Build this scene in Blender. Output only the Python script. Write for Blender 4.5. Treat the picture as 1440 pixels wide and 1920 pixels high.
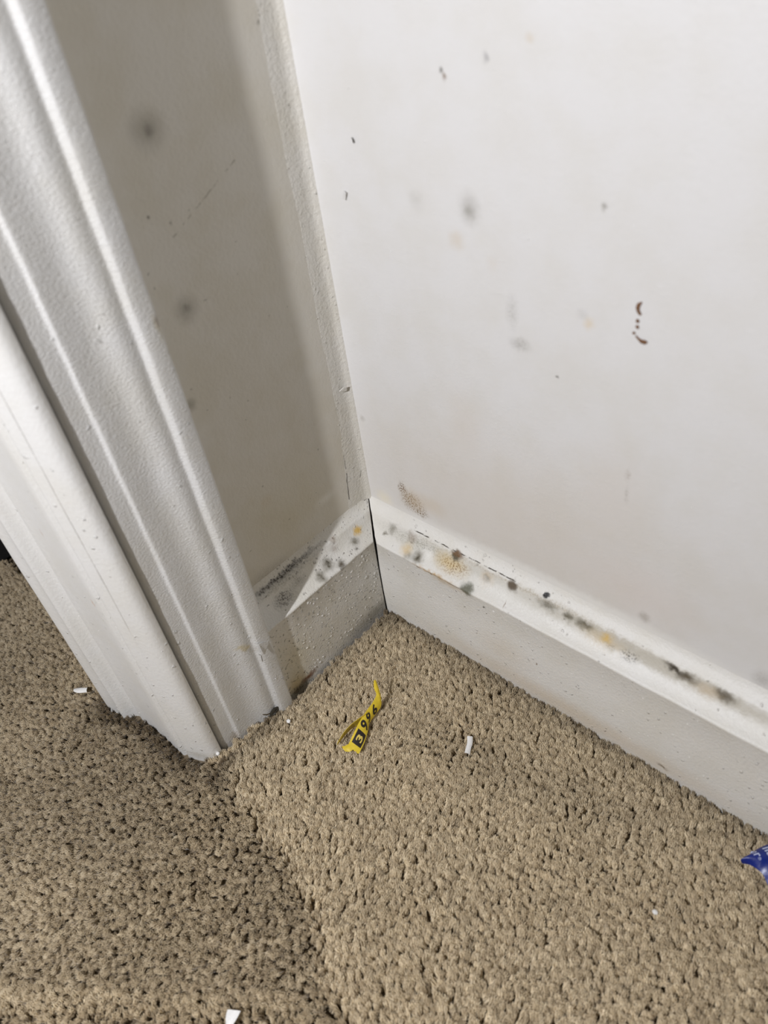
import bpy, bmesh, math, random
import numpy as np
from mathutils import Vector, Matrix

for o in list(bpy.data.objects):
    bpy.data.objects.remove(o, do_unlink=True)
scene = bpy.context.scene
C = scene.collection

# ------------------------------------------------------------------ camera
YAW, PITCH, ROLL, FPX = 2.40698, 0.71535, 0.16480, 1398.7
d = Vector((math.cos(PITCH)*math.cos(YAW), math.cos(PITCH)*math.sin(YAW), -math.sin(PITCH)))
rgt = d.cross(Vector((0, 0, 1))).normalized()
dwn = d.cross(rgt)
cr, sr = math.cos(ROLL), math.sin(ROLL)
xa = cr*rgt + sr*dwn
ya = -(-sr*rgt + cr*dwn)
cam_data = bpy.data.cameras.new('camera')
cam = bpy.data.objects.new('camera', cam_data)
C.objects.link(cam)
M = Matrix((xa, ya, -d)).transposed().to_4x4()
M.translation = Vector((0.31888, -0.27478, 0.43989))
cam.matrix_world = M
cam_data.sensor_fit = 'VERTICAL'
cam_data.sensor_height = 24.0
cam_data.lens = FPX/1920*24.0
cam_data.clip_start = 0.01
cam_data.dof.use_dof = True
cam_data.dof.focus_distance = 0.54
cam_data.dof.aperture_fstop = 5.0
scene.camera = cam

# ------------------------------------------------------------------ light
world = bpy.data.worlds.new('world')
scene.world = world
world.use_nodes = True
bg = world.node_tree.nodes['Background']
bg.inputs[0].default_value = (1.0, 0.89, 0.68, 1)
bg.inputs[1].default_value = 0.10

lamp = bpy.data.lights.new('lamp', 'POINT')
lamp.energy = 20
lamp.color = (0.945, 0.95, 1.0)
lamp.shadow_soft_size = 0.007
lamp_o = bpy.data.objects.new('lamp', lamp)
lamp_o.location = (0.146, -0.63, 0.60)
C.objects.link(lamp_o)

vs = scene.view_settings
vs.view_transform = 'Standard'
vs.look = 'None'
vs.exposure = 0.0
vs.gamma = 1.0
vs.use_curve_mapping = False

random.seed(4)
rng = np.random.default_rng(11)

# ------------------------------------------------------------------ helpers
def srgb(r, g, b):
    f = lambda c: (c/255)/12.92 if c/255 <= 0.04045 else ((c/255+0.055)/1.055)**2.4
    return (f(r), f(g), f(b), 1)

def link(name, me, mat=None, parent=None, smooth=True, angle=40):
    o = bpy.data.objects.new(name, me)
    C.objects.link(o)
    if mat: me.materials.append(mat)
    if parent: o.parent = parent
    if smooth:
        me.polygons.foreach_set('use_smooth', [True]*len(me.polygons))
        me.set_sharp_from_angle(angle=math.radians(angle))
    return o

def mesh_from(verts, faces, name='m'):
    me = bpy.data.meshes.new(name)
    me.from_pydata([tuple(map(float, v)) for v in verts], [], faces)
    me.update()
    bm = bmesh.new(); bm.from_mesh(me)
    bmesh.ops.recalc_face_normals(bm, faces=bm.faces)
    bm.to_mesh(me); bm.free()
    return me

def tag(o, label=None, cat=None, group=None, kind=None):
    if label: o['label'] = label
    if cat: o['category'] = cat
    if group: o['group'] = group
    if kind: o['kind'] = kind
    return o

def box_mesh(x0, x1, y0, y1, z0, z1, bevel=0.0):
    bm = bmesh.new()
    bmesh.ops.create_cube(bm, size=1)
    for v in bm.verts:
        v.co = Vector(((x0+x1)/2+v.co.x*(x1-x0), (y0+y1)/2+v.co.y*(y1-y0), (z0+z1)/2+v.co.z*(z1-z0)))
    if bevel:
        bmesh.ops.bevel(bm, geom=bm.edges[:], offset=bevel, segments=3, affect='EDGES')
    me = bpy.data.meshes.new('box'); bm.to_mesh(me); bm.free()
    return me

def sweep(levels, ring_fn, closed=True, caps=True):
    """stack of rings; ring_fn(level) -> list of 3D points"""
    verts, faces = [], []
    n = None
    for l in levels:
        r = ring_fn(l); n = len(r); verts += r
    for i in range(len(levels)-1):
        for j in range(n if closed else n-1):
            k = (j+1) % n
            faces.append((i*n+j, i*n+k, (i+1)*n+k, (i+1)*n+j))
    if caps:
        faces.append(tuple(range(n-1, -1, -1)))
        b = (len(levels)-1)*n
        faces.append(tuple(range(b, b+n)))
    return mesh_from(verts, faces)

def wob(*a):
    """cheap smooth pseudo noise"""
    s = 0
    for i, v in enumerate(a):
        s += math.sin(v*1.0+i*1.7) + 0.6*math.sin(v*2.3+1.1+i) + 0.35*math.sin(v*5.1+2.2)
    return s/(1.95*len(a))

# ------------------------------------------------------------------ materials
class NT:
    def __init__(self, name):
        self.m = bpy.data.materials.new(name)
        self.m.use_nodes = True
        self.t = self.m.node_tree
        self.b = self.t.nodes['Principled BSDF']
        self.co = self.t.nodes.new('ShaderNodeTexCoord').outputs['Object']
    def n(self, typ, **kw):
        nd = self.t.nodes.new(typ)
        for k, v in kw.items(): setattr(nd, k, v)
        return nd
    def l(self, a, b): self.t.links.new(a, b)
    def val(self, sock, v):
        if hasattr(v, 'is_linked') or isinstance(v, bpy.types.NodeSocket): self.l(v, sock)
        else: sock.default_value = v
    def noise(self, scale, detail=3, rough=0.55, co=None, kind='Fac'):
        nd = self.n('ShaderNodeTexNoise')
        nd.inputs['Scale'].default_value = scale
        nd.inputs['Detail'].default_value = detail
        nd.inputs['Roughness'].default_value = rough
        self.l(co or self.co, nd.inputs['Vector'])
        return nd.outputs[kind]
    def math(self, op, a, b=0.0, c=None, clamp=False):
        nd = self.n('ShaderNodeMath', operation=op, use_clamp=clamp)
        self.val(nd.inputs[0], a); self.val(nd.inputs[1], b)
        if c is not None: self.val(nd.inputs[2], c)
        return nd.outputs[0]
    def vmath(self, op, a, b=None):
        nd = self.n('ShaderNodeVectorMath', operation=op)
        self.val(nd.inputs[0], a)
        if b is not None: self.val(nd.inputs[1], b)
        return nd.outputs['Value' if op in ('LENGTH', 'DOT_PRODUCT') else 0]
    def ramp(self, v, a, b, lo=0.0, hi=1.0):
        nd = self.n('ShaderNodeMapRange', interpolation_type='SMOOTHSTEP')
        self.val(nd.inputs[0], v)
        for i, k in enumerate((a, b, lo, hi)): nd.inputs[i+1].default_value = k
        return nd.outputs[0]
    def mix(self, f, a, b, mode='MIX'):
        nd = self.n('ShaderNodeMix', data_type='RGBA', blend_type=mode)
        self.val(nd.inputs[0], f); self.val(nd.inputs[6], a); self.val(nd.inputs[7], b)
        return nd.outputs[2]
    def bump(self, h, dist, strength=1.0, prev=None):
        nd = self.n('ShaderNodeBump')
        nd.inputs['Strength'].default_value = strength
        nd.inputs['Distance'].default_value = dist
        self.l(h, nd.inputs['Height'])
        if prev: self.l(prev, nd.inputs['Normal'])
        return nd.outputs[0]

GREY = (0.125, 0.11, 0.072, 1)
DARK = (0.038, 0.028, 0.015, 1)
BROWN = (0.16, 0.085, 0.035, 1)
YELLOW = (0.62, 0.42, 0.13, 1)
TAN = (0.55, 0.42, 0.26, 1)
PALE = (0.80, 0.79, 0.75, 1)

def spot(T, col, warp, grain, c, r, color, s=0.8, core=0.0, gran=0.0):
    """a stain or tint of its own shape: soft ellipsoid around c, ragged by noise, optionally speckled"""
    if not isinstance(r, (tuple, list)): r = (r, r, r)
    dlt = T.vmath('SUBTRACT', warp, tuple(c))
    dlt = T.vmath('MULTIPLY', dlt, tuple(1/k for k in r))
    f = T.ramp(T.vmath('LENGTH', dlt), 1.0, core, 0.0, s)
    if gran > 0:
        g = T.ramp(grain, 0.50, 0.56, 1-gran, 1.0)
        f = T.math('MULTIPLY', f, g)
    return T.mix(f, col, color)

def segline(T, p0, p1, width, co):
    """mask of a thin line p0-p1"""
    p0 = Vector(p0); p1 = Vector(p1)
    L = (p1-p0).length; u = (p1-p0)/L
    rel = T.vmath('SUBTRACT', co, tuple(p0))
    t = T.vmath('DOT_PRODUCT', rel, tuple(u))
    t = T.math('MINIMUM', T.math('MAXIMUM', t, 0.0), L)
    nd = T.n('ShaderNodeVectorMath', operation='SCALE')
    nd.inputs[0].default_value = tuple(u); T.l(t, nd.inputs['Scale'])
    dist = T.vmath('LENGTH', T.vmath('SUBTRACT', rel, nd.outputs[0]))
    return T.ramp(dist, width, width*0.35, 0.0, 1.0)

def paint(name, base, rough=0.5, bumps=((900, 0.00006),), spots=(), lines=(), mott=0.06,
          specks=0.0, speck_scale=420, speck_h=0.0004, warp_amp=0.003, coat=0.0, streak=None, dirt=None, boost=1.0):
    T = NT(name)
    # slow paint mottling
    m = T.ramp(T.noise(35, 4), 0.35, 0.7)
    b2 = tuple(c*(1-mott*k) for c, k in zip(base[:3], (0.8, 1.0, 1.6))) + (1,)
    col = T.mix(m, base, b2)
    wn = T.n('ShaderNodeTexNoise'); wn.inputs['Scale'].default_value = 260; wn.inputs['Detail'].default_value = 4
    T.l(T.co, wn.inputs['Vector'])
    w = T.vmath('SUBTRACT', wn.outputs['Color'], (0.5, 0.5, 0.5))
    w = T.vmath('MULTIPLY', w, (warp_amp*2,)*3)
    warp = T.vmath('ADD', T.co, w)
    grain = T.noise(850, 2)
    for s in spots:
        if boost != 1.0: s = dict(s, s=min(1.0, s['s']*boost), r=tuple(k*1.16 for k in (s['r'] if isinstance(s['r'], (tuple, list)) else (s['r'],)*3)))
        col = spot(T, col, warp, grain, **s)
    for (p0, p1, wd, c, st, br) in lines:
        wl = T.vmath('ADD', T.co, T.vmath('MULTIPLY', w, (0.18,)*3))
        f = segline(T, p0, p1, wd, wl)
        f = T.math('MULTIPLY', f, st)
        if br > 0:
            f = T.math('MULTIPLY', f, T.ramp(T.noise(220, 3), 0.5-0.12*(1-br), 0.56, 0.0, 1.0))
        col = T.mix(f, col, c)
    if dirt:
        for (axis, z0, z1, c, st) in dirt:      # soiling along an edge
            sep = T.n('ShaderNodeSeparateXYZ'); T.l(T.co, sep.inputs[0])
            f = T.ramp(T.math('ADD', sep.outputs[axis], T.math('MULTIPLY', T.math('SUBTRACT', T.noise(150, 4), 0.5), 0.02)), z0, z1, st, 0.0)
            col = T.mix(f, col, c)
    T.l(col, T.b.inputs['Base Color'])
    T.b.inputs['Roughness'].default_value = rough
    T.b.inputs['Specular IOR Level'].default_value = 0.45
    if coat: T.b.inputs['Coat Weight'].default_value = coat; T.b.inputs['Coat Roughness'].default_value = 0.3
    nrm = None
    for sc, ds in bumps:
        co = T.co
        if streak:
            mp = T.n('ShaderNodeMapping'); mp.inputs['Scale'].default_value = streak
            T.l(T.co, mp.inputs['Vector']); co = mp.outputs[0]
        nrm = T.bump(T.noise(sc, 3, co=co), ds, 1.0, nrm)
    if specks > 0:
        vo = T.n('ShaderNodeTexVoronoi'); vo.inputs['Scale'].default_value = speck_scale
        vo.inputs['Randomness'].default_value = 1.0
        T.l(warp, vo.inputs['Vector'])
        sep = T.n('ShaderNodeSeparateColor'); T.l(vo.outputs['Color'], sep.inputs[0])
        keep = T.math('GREATER_THAN', sep.outputs[0], 1-specks)
        h = T.math('MULTIPLY', T.ramp(vo.outputs['Distance'], 0.36, 0.05), keep)
        nrm = T.bump(h, speck_h, 1.0, nrm)
    if nrm: T.l(nrm, T.b.inputs['Normal'])
    return T.m

def S(c, r, color, s=0.8, core=0.0, gran=0.0):
    return dict(c=c, r=r, color=color, s=s, core=core, gran=gran)

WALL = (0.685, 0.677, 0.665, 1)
TRIM = (0.705, 0.698, 0.675, 1)

right_spots = [
    S((0.1058, 0, 0.3145), (0.0085, 0.02, 0.011), GREY, 0.32), S((0.1058, 0, 0.3135), 0.0045, GREY, 0.30),
    S((0.074, 0, 0.3145), 0.007, GREY, 0.12), S((0.0973, 0, 0.2989), 0.0075, TAN, 0.28),
    S((0.1285, 0, 0.2691), (0.005, 0.02, 0.013), GREY, 0.26, gran=0.6),
    S((0.1330, 0, 0.2528), (0.0085, 0.02, 0.0055), GREY, 0.42, gran=0.4),
    S((0.1696, 0, 0.2732), (0.0042, 0.02, 0.0050), YELLOW, 0.32), S((0.166, 0, 0.2767), 0.0045, GREY, 0.13),
    S((0.118, 0, 0.291), 0.006, TAN, 0.13),
    S((0.1174, 0, 0.376), (0.0022, 0.02, 0.0036), (0.2, 0.19, 0.2, 1), 0.5),
    S((0.1383, 0, 0.3825), 0.0028, TAN, 0.3),
    S((0.0951, 0, 0.370), 0.0019, DARK, 0.75), S((0.0961, 0, 0.3677), 0.0019, BROWN, 0.8),
    S((0.173, 0, 0.3252), 0.0024, GREY, 0.55), S((0.1544, 0, 0.2407), 0.0014, DARK, 0.8),
    S((0.1955, 0, 0.1982), (0.0022, 0.02, 0.006), BROWN, 0.35, gran=0.7), S((0.196, 0, 0.186), (0.002, 0.02, 0.008), GREY, 0.3, gran=0.7),
    S((0.037, 0, 0.116), (0.0055, 0.02, 0.008), (0.13, 0.075, 0.04, 1), 0.95, 0.3, 0.85),
    S((0.0438, 0, 0.1085), (0.0085, 0.02, 0.0085), (0.10, 0.065, 0.04, 1), 1.0, 0.3, 0.85),
    S((0.0522, 0, 0.1015), (0.0075, 0.02, 0.0055), (0.12, 0.08, 0.045, 1), 0.95, 0.3, 0.9),
    S((0.045, 0, 0.1075), (0.014, 0.02, 0.012), (0.14, 0.09, 0.05, 1), 0.8, 0.3, 0.9), S((0.047, 0, 0.110), (0.018, 0.02, 0.015), TAN, 0.42), S((0.064, 0, 0.113), (0.015, 0.02, 0.012), TAN, 0.28),
    S((0.2147, 0, 0.1041), (0.0055, 0.02, 0.0058), GREY, 0.42, gran=0.2),
    S((0.2803, 0, 0.0996), (0.008, 0.02, 0.010), GREY, 0.36, gran=0.3),
    S((0.009, 0, 0.1638), 0.0036, GREY, 0.25),
    S((0.0947, 0, 0.1931), (0.018, 0.02, 0.035), TAN, 0.13), S((0.19, 0, 0.185), (0.03, 0.02, 0.05), TAN, 0.12),
    S((0.12, 0, 0.13), (0.20, 0.02, 0.09), TAN, 0.20), S((0.018, 0, 0.098), (0.012, 0.02, 0.012), (0.80, 0.72, 0.5, 1), 0.4),  # broad tan ellipse: warm bounce on the lower wall put into colour
    S((0.15, 0, 0.094), (0.16, 0.02, 0.009), PALE, 0.7, 0.3), S((0.21, 0, 0.12), (0.05, 0.02, 0.03), (0.7, 0.52, 0.42, 1), 0.12),
]
left_spots = [
    S((0, -0.0869, 0.3639), (0.02, 0.0135, 0.0125), GREY, 0.40), S((0, -0.0862, 0.3634), 0.0042, DARK, 0.42),
    S((0, -0.0953, 0.2833), 0.0105, GREY, 0.42), S((0, -0.095, 0.2838), 0.0035, DARK, 0.3),
    S((0, -0.1108, 0.2351), 0.0055, GREY, 0.45), S((0, -0.099, 0.3305), 0.0013, DARK, 0.8),
    S((0, -0.038, 0.117), (0.02, 0.014, 0.006), PALE, 0.45), S((0, -0.083, 0.1473), 0.008, TAN, 0.2),
    S((0, -0.0136, 0.3896), (0.02, 0.0028, 0.0018), DARK, 0.5), S((0, -0.0106, 0.3602), 0.0013, DARK, 0.5),
    S((0, -0.092, 0.0905), (0.02, 0.040, 0.0045), DARK, 0.85, 0.1, 0.55), S((0, -0.098, 0.094), (0.02, 0.035, 0.010), GREY, 0.35, gran=0.3),
    S((0, -0.062, 0.0905), (0.02, 0.018, 0.0035), DARK, 0.6, gran=0.6),
    S((0, -0.07, 0.13), (0.02, 0.06, 0.05), (0.5, 0.44, 0.25, 1), 0.22),
]
for i in range(26):
    yy, zz = -0.03-0.085*random.random(), 0.10+0.25*random.random()
    left_spots.append(S((0, yy, zz), 0.0006+0.0006*random.random(), DARK, 0.5))

cove_l = [
    S((0.0005, -0.098, 0.0930), (0.006, 0.055, 0.0042), (0.60, 0.57, 0.50, 1), 0.9, 0.5),
    S((0.0135, -0.0582, 0.0778), 0.0066, GREY, 0.75), S((0.0135, -0.0582, 0.0778), 0.0026, DARK, 0.8),
    S((0.0156, -0.0677, 0.0755), 0.0054, GREY, 0.75), S((0.0156, -0.0677, 0.0755), 0.0021, DARK, 0.7),
    S((0.0176, -0.0500, 0.0732), 0.0046, (0.09, 0.075, 0.05, 1), 0.85), S((0.0134, -0.0308, 0.0779), 0.0050, GREY, 0.7),
    S((0.0164, -0.0325, 0.0746), 0.0026, DARK, 0.9), S((0.0104, -0.0235, 0.0812), 0.0046, YELLOW, 0.75, 0.3),
    S((0.0065, -0.0436, 0.0862), 0.0036, BROWN, 0.55, gran=0.3), S((0.0105, -0.047, 0.082), 0.0042, BROWN, 0.35),
    S((0.0127, -0.0985, 0.0787), (0.008, 0.011, 0.006), DARK, 0.75, gran=0.6), S((0.0106, -0.0835, 0.0809), (0.006, 0.008, 0.005), GREY, 0.5, gran=0.5),
    S((0.0035, -0.090, 0.0890), (0.0030, 0.042, 0.0026), (0.03, 0.022, 0.014, 1), 0.85, 0.2, 0.35), S((0.006, -0.090, 0.0865), (0.005, 0.040, 0.004), GREY, 0.4, 0.0, 0.5),
    S((0.0188, -0.114, 0.004), (0.006, 0.012, 0.016), (0.42, 0.30, 0.10, 1), 0.5), S((0.0188, -0.103, 0.002), (0.006, 0.010, 0.004), (0.16, 0.05, 0.015, 1), 0.9),
    S((0.0188, -0.113, -0.001), (0.006, 0.015, 0.006), DARK, 0.9, gran=0.3), S((0.0188, -0.108, 0.030), (0.004, 0.02, 0.035), (0.6, 0.52, 0.30, 1), 0.22),
    S((0.0188, -0.112, 0.058), 0.001, DARK, 0.8), S((0.0188, -0.109, 0.049), 0.0009, DARK, 0.8), S((0.0188, -0.115, 0.045), 0.0008, DARK, 0.8),
    S((0.0188, -0.105, 0.010), 0.0014, BROWN, 0.8), S((0.0188, -0.03, 0.003), (0.006, 0.05, 0.010), GREY, 0.5, gran=0.3),
]
cove_r = [
    S((0.10, -0.0115, 0.0800), (0.10, 0.008, 0.008), (0.60, 0.58, 0.52, 1), 0.65, 0.3), S((0.23, -0.0095, 0.0825), (0.10, 0.0055, 0.0055), (0.52, 0.49, 0.42, 1), 0.75, 0.3),
    S((0.06, -0.010, 0.0815), (0.05, 0.007, 0.007), (0.30, 0.29, 0.24, 1), 0.45, gran=0.8), S((0.15, -0.0065, 0.0855), (0.12, 0.003, 0.003), (0.42, 0.37, 0.28, 1), 0.5, gran=0.5),
    S((0.065, -0.0125, 0.079), (0.009, 0.006, 0.006), PALE, 0.8),
    S((0.0300, -0.0097, 0.082), 0.0052, GREY, 0.45), S((0.0255, -0.0133, 0.078), 0.0030, GREY, 0.75),
    S((0.0484, -0.0087, 0.083), 0.0056, BROWN, 0.32), S((0.0583, -0.0159, 0.0751), 0.0058, GREY, 0.75), S((0.0583, -0.0159, 0.0751), 0.0018, DARK, 0.5),
    S((0.0473, -0.0148, 0.0763), 0.0065, YELLOW, 0.42), S((0.0510, -0.0170, 0.0735), 0.0045, GREY, 0.4),
    S((0.0835, -0.0118, 0.0800), (0.018, 0.009, 0.009), (0.66, 0.50, 0.24, 1), 0.55), S((0.0870, -0.0125, 0.0790), (0.016, 0.008, 0.008), (0.25, 0.15, 0.05, 1), 0.75, gran=0.92),
    S((0.0860, -0.0069, 0.0850), 0.0044, GREY, 0.85, 0.35), S((0.0870, -0.0060, 0.0865), (0.006, 0.003, 0.003), BROWN, 0.75),
    S((0.1027, -0.0180, 0.0722), (0.0062, 0.006, 0.0058), (0.16, 0.16, 0.12, 1), 0.75, 0.3), S((0.1129, -0.0106, 0.0809), 0.0070, TAN, 0.6), S((0.1129, -0.0106, 0.0809), 0.0042, GREY, 0.65),
    S((0.1314, -0.0074, 0.0845), 0.0046, (0.13, 0.10, 0.07, 1), 0.88, 0.3), S((0.1546, -0.0045, 0.0880), 0.0021, (0.008, 0.007, 0.006, 1), 1.0, 0.4),
    S((0.157, -0.0081, 0.0838), (0.009, 0.004, 0.004), GREY, 0.60), S((0.1718, -0.0085, 0.0833), 0.0044, GREY, 0.85), S((0.1829, -0.0086, 0.0832), (0.0085, 0.0042, 0.0042), GREY, 0.9),
    S((0.1982, -0.0097, 0.082), 0.0048, YELLOW, 0.65), S((0.197, -0.011, 0.080), (0.018, 0.007, 0.007), YELLOW, 0.22),
    S((0.2128, -0.0119, 0.0795), (0.008, 0.005, 0.005), DARK, 0.7, gran=0.9), S((0.2020, -0.0125, 0.079), (0.006, 0.004, 0.004), GREY, 0.5, gran=0.7),
    S((0.2457, -0.0086, 0.0832), (0.010, 0.0042, 0.0042), (0.10, 0.08, 0.05, 1), 0.85), S((0.2388, -0.0076, 0.0842), (0.008, 0.0025, 0.0025), DARK, 0.8), S((0.2668, -0.0083, 0.0835), (0.008, 0.0046, 0.0046), (0.10, 0.08, 0.05, 1), 0.85),
    S((0.2580, -0.010, 0.0815), (0.010, 0.005, 0.005), TAN, 0.35),
    S((0.075, -0.0186, 0.0705), (0.022, 0.0025, 0.0022), (0.45, 0.26, 0.06, 1), 0.75, gran=0.3), S((0.085, -0.0188, 0.0690), (0.020, 0.003, 0.005), TAN, 0.35),
    S((0.12, -0.0120, 0.0790), (0.03, 0.006, 0.006), PALE, 0.5), S((0.19, -0.014, 0.0770), (0.14, 0.0045, 0.0045), PALE, 0.6, gran=0.5),
    S((0.2478, -0.0188, 0.0050), (0.004, 0.004, 0.0018), DARK, 0.8), S((0.0361, -0.0188, 0.0555), 0.0016, DARK, 0.6, gran=0.4), S((0.157, -0.0188, 0.036), 0.001, BROWN, 0.7),
    S((0.1165, -0.0188, 0.0640), 0.0010, DARK, 0.7), S((0.131, -0.016, 0.0745), (0.0007, 0.003, 0.003), BROWN, 0.8), S((0.13, -0.0188, 0.030), (0.03, 0.004, 0.02), TAN, 0.15),
    S((0.18, -0.0188, 0.006), (0.16, 0.004, 0.014), TAN, 0.30),
]
cracks_r = [
    ((0.022, -0.0048, 0.0885), (0.045, -0.0024, 0.0905), 0.00045, DARK, 0.8, 0.6),
    ((0.048, -0.0052, 0.0873), (0.135, -0.0052, 0.0873), 0.0006, DARK, 0.95, 0.35),
    ((0.060, -0.0189, 0.0700), (0.098, -0.0189, 0.0702), 0.0008, (0.10, 0.05, 0.015, 1), 0.9, 0.2),
]

mat_wall_r = paint('white_wall_paint', WALL, 0.48, ((420, 0.00018), (1300, 0.00014)), right_spots, mott=0.04, warp_amp=0.0022)
mat_wall_l = paint('shaded_beige_paint', (0.62, 0.59, 0.525, 1), 0.5, ((420, 0.0002), (1300, 0.0001)), left_spots,  # part of this wall's shade put into its darker beige
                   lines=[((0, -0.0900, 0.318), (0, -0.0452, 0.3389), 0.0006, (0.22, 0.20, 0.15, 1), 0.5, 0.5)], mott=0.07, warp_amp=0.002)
mat_caulk = paint('caulk_paint', (0.63, 0.607, 0.555, 1), 0.5, ((450, 0.0006), (1200, 0.00025)), lines=[((0.0003, -0.0142, 0.150), (0.0003, -0.0156, 0.124), 0.0005, DARK, 0.6, 0.3), ((0.0003, -0.0156, 0.124), (0.0003, -0.0178, 0.102), 0.0006, DARK, 0.85, 0.0), ((0.0012, -0.0030, 0.118), (0.0006, -0.0085, 0.103), 0.0005, DARK, 0.6, 0.1)], specks=0.10, speck_scale=350, speck_h=0.0004)
mat_base_l = paint('worn_baseboard_paint', (0.69, 0.675, 0.635, 1), 0.45, ((700, 0.0004), (1500, 0.00015)), cove_l, boost=1.35, specks=0.30, speck_scale=420, speck_h=0.0009, mott=0.08)
mat_base_r = paint('baseboard_paint', (0.73, 0.715, 0.675, 1), 0.45, ((600, 0.0003), (1500, 0.00015)), cove_r, boost=1.45, lines=cracks_r, specks=0.08, speck_scale=330, speck_h=0.0005, mott=0.05)
mat_casing = paint('casing_gloss_paint', (0.635, 0.628, 0.608, 1), 0.36, ((620, 0.0006), (1500, 0.0002)),
                   [S((0.0225, -0.1252, 0.2936), (0.006, 0.0028, 0.011), (0.42, 0.36, 0.22, 1), 0.55), S((0.0225, -0.1240, 0.296), (0.006, 0.002, 0.004), BROWN, 0.5),
                    S((0.0205, -0.1405, 0.0735), (0.006, 0.0055, 0.0040), (0.48, 0.38, 0.16, 1), 0.95), S((0.0195, -0.1435, 0.0765), (0.006, 0.006, 0.0035), (0.50, 0.41, 0.20, 1), 0.7), S((0.0215, -0.1375, 0.0690), (0.006, 0.005, 0.005), (0.3, 0.26, 0.18, 1), 0.5),
                    S((0.012, -0.168, 0.000), (0.01, 0.006, 0.008), (0.30, 0.22, 0.12, 1), 0.6, gran=0.3)],
                   specks=0.035, speck_scale=260, speck_h=0.0006, streak=(1, 1, 1.9), mott=0.05)
mat_jamb = paint('jamb_gloss_paint', TRIM, 0.40, ((500, 0.00025), (1500, 0.0001)),
                 [S((-0.02, -0.198, 0.145), (0.0010, 0.003, 0.0040), (0.5, 0.22, 0.06, 1), 0.9), S((-0.042, -0.198, 0.189), (0.0010, 0.003, 0.0045), (0.35, 0.14, 0.04, 1), 0.9),
                  S((0.004, -0.193, 0.000), (0.03, 0.02, 0.006), (0.45, 0.40, 0.30, 1), 0.5, gran=0.4)],
                 specks=0.05, speck_scale=300, speck_h=0.0006, mott=0.04)

def simple(name, col, rough=0.6, spec=0.4, bumpsc=None, bumph=0.0):
    T = NT(name)
    n = T.noise(400, 3)
    T.l(T.mix(T.ramp(n, 0.3, 0.7), tuple(c*0.88 for c in col[:3])+(1,), col), T.b.inputs['Base Color'])
    T.b.inputs['Roughness'].default_value = rough
    T.b.inputs['Specular IOR Level'].default_value = spec
    if bumpsc: T.l(T.bump(T.noise(bumpsc, 3), bumph), T.b.inputs['Normal'])
    return T.m

mat_flake = simple('white_paint_flake', (0.82, 0.81, 0.78, 1), 0.5, 0.4, 900, 0.0001)
mat_dark = simple('dark_dirt', (0.02, 0.018, 0.014, 1), 0.8)
mat_brown = simple('brown_scab', (0.17, 0.085, 0.04, 1), 0.7, 0.3, 1500, 0.0002)
mat_yellow = simple('yellow_paper', (0.74, 0.55, 0.035, 1), 0.5, 0.4, 700, 0.00006)
mat_ink = simple('black_ink', (0.018, 0.012, 0.01, 1), 0.5)
mat_yprint = simple('yellow_print', (0.70, 0.54, 0.12, 1), 0.5)
mat_blue = simple('blue_film', (0.004, 0.017, 0.19, 1), 0.33, 0.5, 250, 0.0002)
mat_bluewhite = simple('white_print', (0.55, 0.60, 0.80, 1), 0.4)
mat_black = simple('black_plastic', (0.012, 0.012, 0.013, 1), 0.5)
mat_lint = simple('dark_lint', (0.045, 0.04, 0.03, 1), 0.9, 0.1)

# ------------------------------------------------------------------ walls
TB, HR = 0.0188, 0.0719
WTOP = 1.25
wall_r = link('wall_right', box_mesh(-0.10, 1.1, 0.0, 0.10, -0.02, WTOP), mat_wall_r, smooth=False)
tag(wall_r, 'bright white painted wall with scattered grey mold spots', 'wall', kind='structure')
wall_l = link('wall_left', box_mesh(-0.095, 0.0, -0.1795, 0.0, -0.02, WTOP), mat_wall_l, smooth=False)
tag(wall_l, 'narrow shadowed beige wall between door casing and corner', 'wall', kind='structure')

# thick brushed-on paint / caulk strip along the corner on the left wall
zs = [0.092+0.0045*i for i in range(90)] + [0.55, 0.8, WTOP]
def caulk_ring(z):
    w = 0.0135+0.0008*wob(z*60)
    if z < 0.16: w += 0.0062*((0.16-z)/0.068)**1.3 + 0.0006*wob(z*400)
    pts = [(0.0, -w), (0.00018, -w+0.0007), (0.00028, -0.0070), (0.0007, -0.0048), (0.0012, -0.0030), (0.0022, -0.0018), (0.0034, -0.0008), (0.0040, 0.0)]
    return [(x+0.00006*wob(z*300+x*5000), y, z) for x, y in pts] + [(-0.001, 0.0, z), (-0.001, -w, z)]
caulk = link('corner_caulk', sweep(zs, caulk_ring), mat_caulk, wall_l)

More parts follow.
